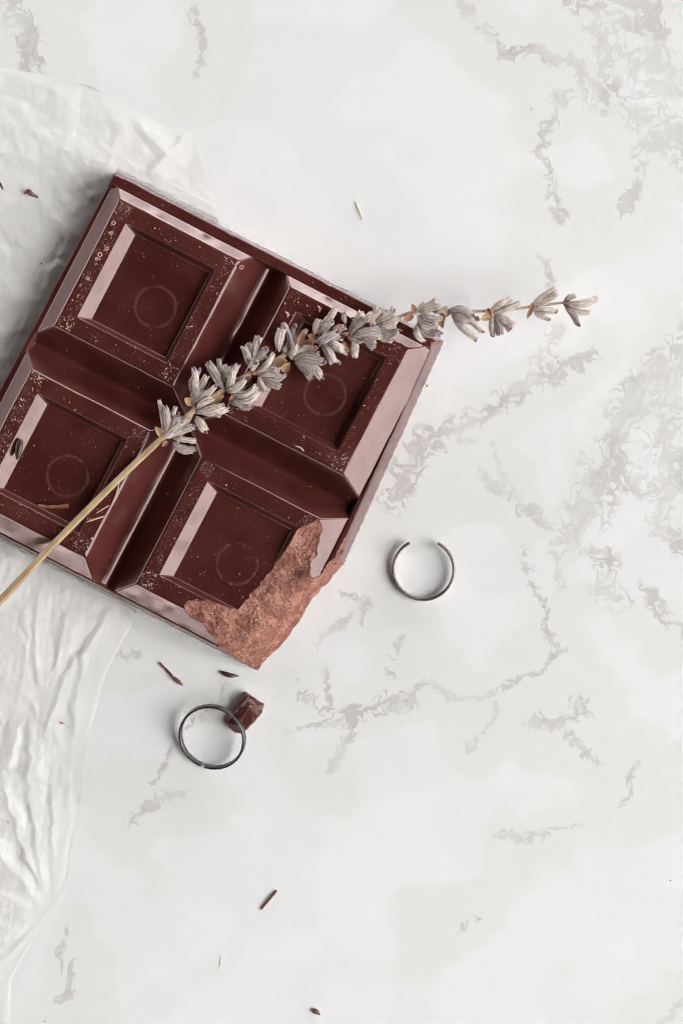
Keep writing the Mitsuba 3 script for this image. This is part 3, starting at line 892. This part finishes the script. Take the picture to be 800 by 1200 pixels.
low = [(288, 811), (307, 824), (306, 835), (297, 848), (284, 860), (275, 859), (263, 847), (273, 829)]
high = [(290, 813, 17), (309, 825, 15), (293, 828, 24), (277, 850, 15), (307, 834, 13), (285, 859, 9), (297, 846, 13), (276, 829, 14), (265, 847, 8)]
p = np.array([at(a, b, 0.2) for a, b in low] + [at(*q) for q in high])
v, f = hull_mesh(p)
m = trimesh.Trimesh(v, f, process=True).subdivide_to_size(3.0)
v = np.array(m.vertices)
v = v + 3.2 * (np.stack([n2(v[:, 0] + 31 * k, v[:, 1] + v[:, 2], 7, 90 + k, 2) for k in range(3)], 1) - 0.5)
v[:, 2] = np.maximum(v[:, 2], 0.1)
put("chocolate_chunk", v, np.array(m.faces), "chunk_material", smooth=28)
tag("chocolate_chunk", "small angular broken chocolate chunk under the edge of the dark ring", "chocolate chunk")
# worn pale arrises of the chunk
edges = [((293, 828, 24), (290, 813, 17)), ((293, 828, 24), (309, 826, 15)), ((293, 828, 24), (277, 850, 15)), ((277, 850, 15), (285, 859, 9)), ((307, 834, 13), (297, 846, 13))]
bits = []
er = np.random.default_rng(5)
for a, b in edges:
    a, b = at(*a), at(*b)
    for t in np.linspace(0.0, 1, int(np.linalg.norm(b - a) * 1.5)):
        pv, pf = fleck(er.uniform(0.7, 1.7), er)
        bits.append((pv + a + (b - a) * t + er.normal(0, 0.35, 3), pf))
v, f = join(bits)
put("chocolate_chunk__worn_edge", v, f, "broken_material")
labels["chocolate_chunk__worn_edge"] = {"label": "paler scraped edges", "kind": "stuff"}


def shaving(name, pts, widths, mat, label, cat, z=None, thick=0.55):
    """A thin curled flake along a path of picture points (x, y, height)."""
    p = catmull([at(*q) for q in pts], 6)
    w = np.interp(np.linspace(0, 1, len(p)), np.linspace(0, 1, len(widths)), widths) / 2
    prof = [(-1, -thick * .6), (-.4, -thick), (.4, -thick), (1, -thick * .6), (.95, thick * .3), (.45, thick), (-.45, thick), (-.95, thick * .3)]
    v, f = sweep(p, w, prof)
    v = v + 0.5 * (np.stack([n2(v[:, 0] + 13 * k, v[:, 1] + 7 * k, 3, 95 + k) for k in range(3)], 1) - 0.5)
    key = numbered(name)
    put(key, v, f, mat, smooth=35)
    tag(key, label, cat)
    return key


shaving("chocolate_shaving", [(187, 777, 3), (195, 785, 2), (202, 793, 4), (204, 795, 3), (209, 799, 2.5), (214, 803, 1.5)], [3, 2.6, 3.2, 2.2, 5.2, 4.4, 1.2], "shaving_material", "pointed chocolate sliver on the marble between the bar and the dark ring", "chocolate shaving")
shaving("chocolate_shaving", [(258, 787, 3), (264, 790, 3.5), (272, 792, 3), (280, 792.5, 1.5)], [2, 5, 5.5, 4, 1], "shaving_dark_material", "short dark chocolate sliver just below the broken corner of the bar", "chocolate shaving")
shaving("chocolate_shaving", [(305.5, 1066, 2), (312, 1058, 2.4), (318, 1051, 2.4), (324, 1044, 2)], [2.6, 3.2, 3.0, 3.4, 2.8], "shaving_material", "straight brown stick of chocolate lying alone low on the marble", "chocolate shaving")
shaving("chocolate_shaving", [(365, 1184, 2), (370, 1186, 3.4), (375, 1190, 1.4)], [3, 6.5, 5.5, 1.2], "shaving_material", "small brown chocolate crumb nearest the bottom edge of the photo", "chocolate shaving")
shaving("chocolate_shaving", [(28, 226, 6), (33, 224, 9), (37, 227, 7), (45, 231, 5)], [2, 5.5, 6.5, 4.5, 1.5], "shaving_material", "curled chocolate flake on the paper left of the bar", "chocolate shaving")
shaving("chocolate_shaving", [(-4, 211, 6), (0, 215, 7), (4, 222, 6)], [2, 3, 3, 1.5], "shaving_material", "chocolate splinter cut off by the left edge of the photo", "chocolate shaving")
shaving("lavender_twig", [(44, 592, 59), (52, 594, 59), (56, 594, 60), (66, 594, 59), (80, 593, 59.5)], [3, 4.5, 2.4, 3.6, 4.2, 5.6], "twig_material", "short brown twig in the lower left chocolate square", "twig", thick=0.8)
shaving("straw_fibre", [(416.5, 236, 1), (420, 246, 1.6), (424.5, 257, 1)], [1.2, 1.8, 1.6, 1.0], "straw_material", "pale straw fibre on the marble above the bar", "fibre")
shaving("straw_fibre", [(259, 1122, 1), (258, 1128, 1.3), (257.5, 1133, 1)], [1, 1.4, 1], "straw_material", "tiny pale fibre on the marble low in the photo", "fibre")
# the dark seed on the left wall of the lower left panel
m = trimesh.creation.icosphere(subdivisions=3)
v = np.array(m.vertices)
tt = v[:, 1]
v = np.stack([v[:, 0] * 4.3 * (1 - 0.25 * tt) * (1 - 0.16 * np.exp(-(v[:, 0] / 0.25) ** 2) * (v[:, 2] > 0)), v[:, 1] * 12.2, v[:, 2] * 3.4], 1)
a = math.radians(9)
v[:, :2] = v[:, :2] @ np.array([[math.cos(a), math.sin(a)], [-math.sin(a), math.cos(a)]])
put("lavender_seed", v + at(22, 526.5, 63.2), np.array(m.faces), "shaving_dark_material", smooth=True)
tag("lavender_seed", "dark oval seed lying on the left rim of the lower left square", "seed")


def crumb(px, py, z, size, mat, label, seed):
    r = np.random.default_rng(seed)
    v, f = fleck(size, r, 0.75)
    key = numbered("chocolate_crumb")
    for _ in range(3):
        hh = float(bar_height(*[np.array([q]) for q in bar_uv(px, py, z)])[0][0])
        z = max(z, hh)
    c = at(px, py, z)
    v = v + c
    v[:, 2] += z - v[:, 2].min()
    put(key, v, f, mat)
    tag(key, label, "crumb")


crumb(73, 847, 3.5, 4.0, "twig_material", "orange brown crumb on the creased paper below the bar", 1)
crumb(80, 852.5, 3.5, 1.4, "shaving_dark_material", "tiny dark speck beside the orange brown crumb on the paper", 2)
crumb(35, 878, 4.0, 1.8, "shaving_dark_material", "dark speck on the paper fold left of the dark ring", 3)
crumb(10, 964, 5.0, 2.4, "shaving_dark_material", "dark crumb on the paper near the left edge of the photo", 4)
crumb(49, 308, 4.5, 1.5, "shaving_dark_material", "tiny dark speck on the paper left of the upper left square", 5)
crumb(622, 127.5, 0, 2.3, "shaving_dark_material", "dark speck on the marble at the upper right", 6)
crumb(52, 1197, 0, 1.7, "shaving_dark_material", "dark speck on the marble at the lower left corner of the photo", 7)
crumb(349, 797, 0, 1.6, "dust_brown_material", "small greyish speck on the marble right of the broken corner", 8)
crumb(785, 1032, 0, 1.2, "shaving_dark_material", "tiny dark speck on the marble near the right edge of the photo", 9)
crumb(400, 647, 0, 6.5, "broken_material", "rough brown crumb stuck to the right side of the bar above the broken corner", 10)
crumb(393, 660, 0, 2.4, "broken_material", "small brown crumb just below the rough crumb at the right side of the bar", 11)
crumb(500, 452, 0, 2.0, "shaving_material", "tiny crumb on the side wall below the right corner of the bar", 12)
crumb(64, 769, 4, 1.3, "shaving_dark_material", "tiny dark speck on the paper just below the lavender stem", 13)
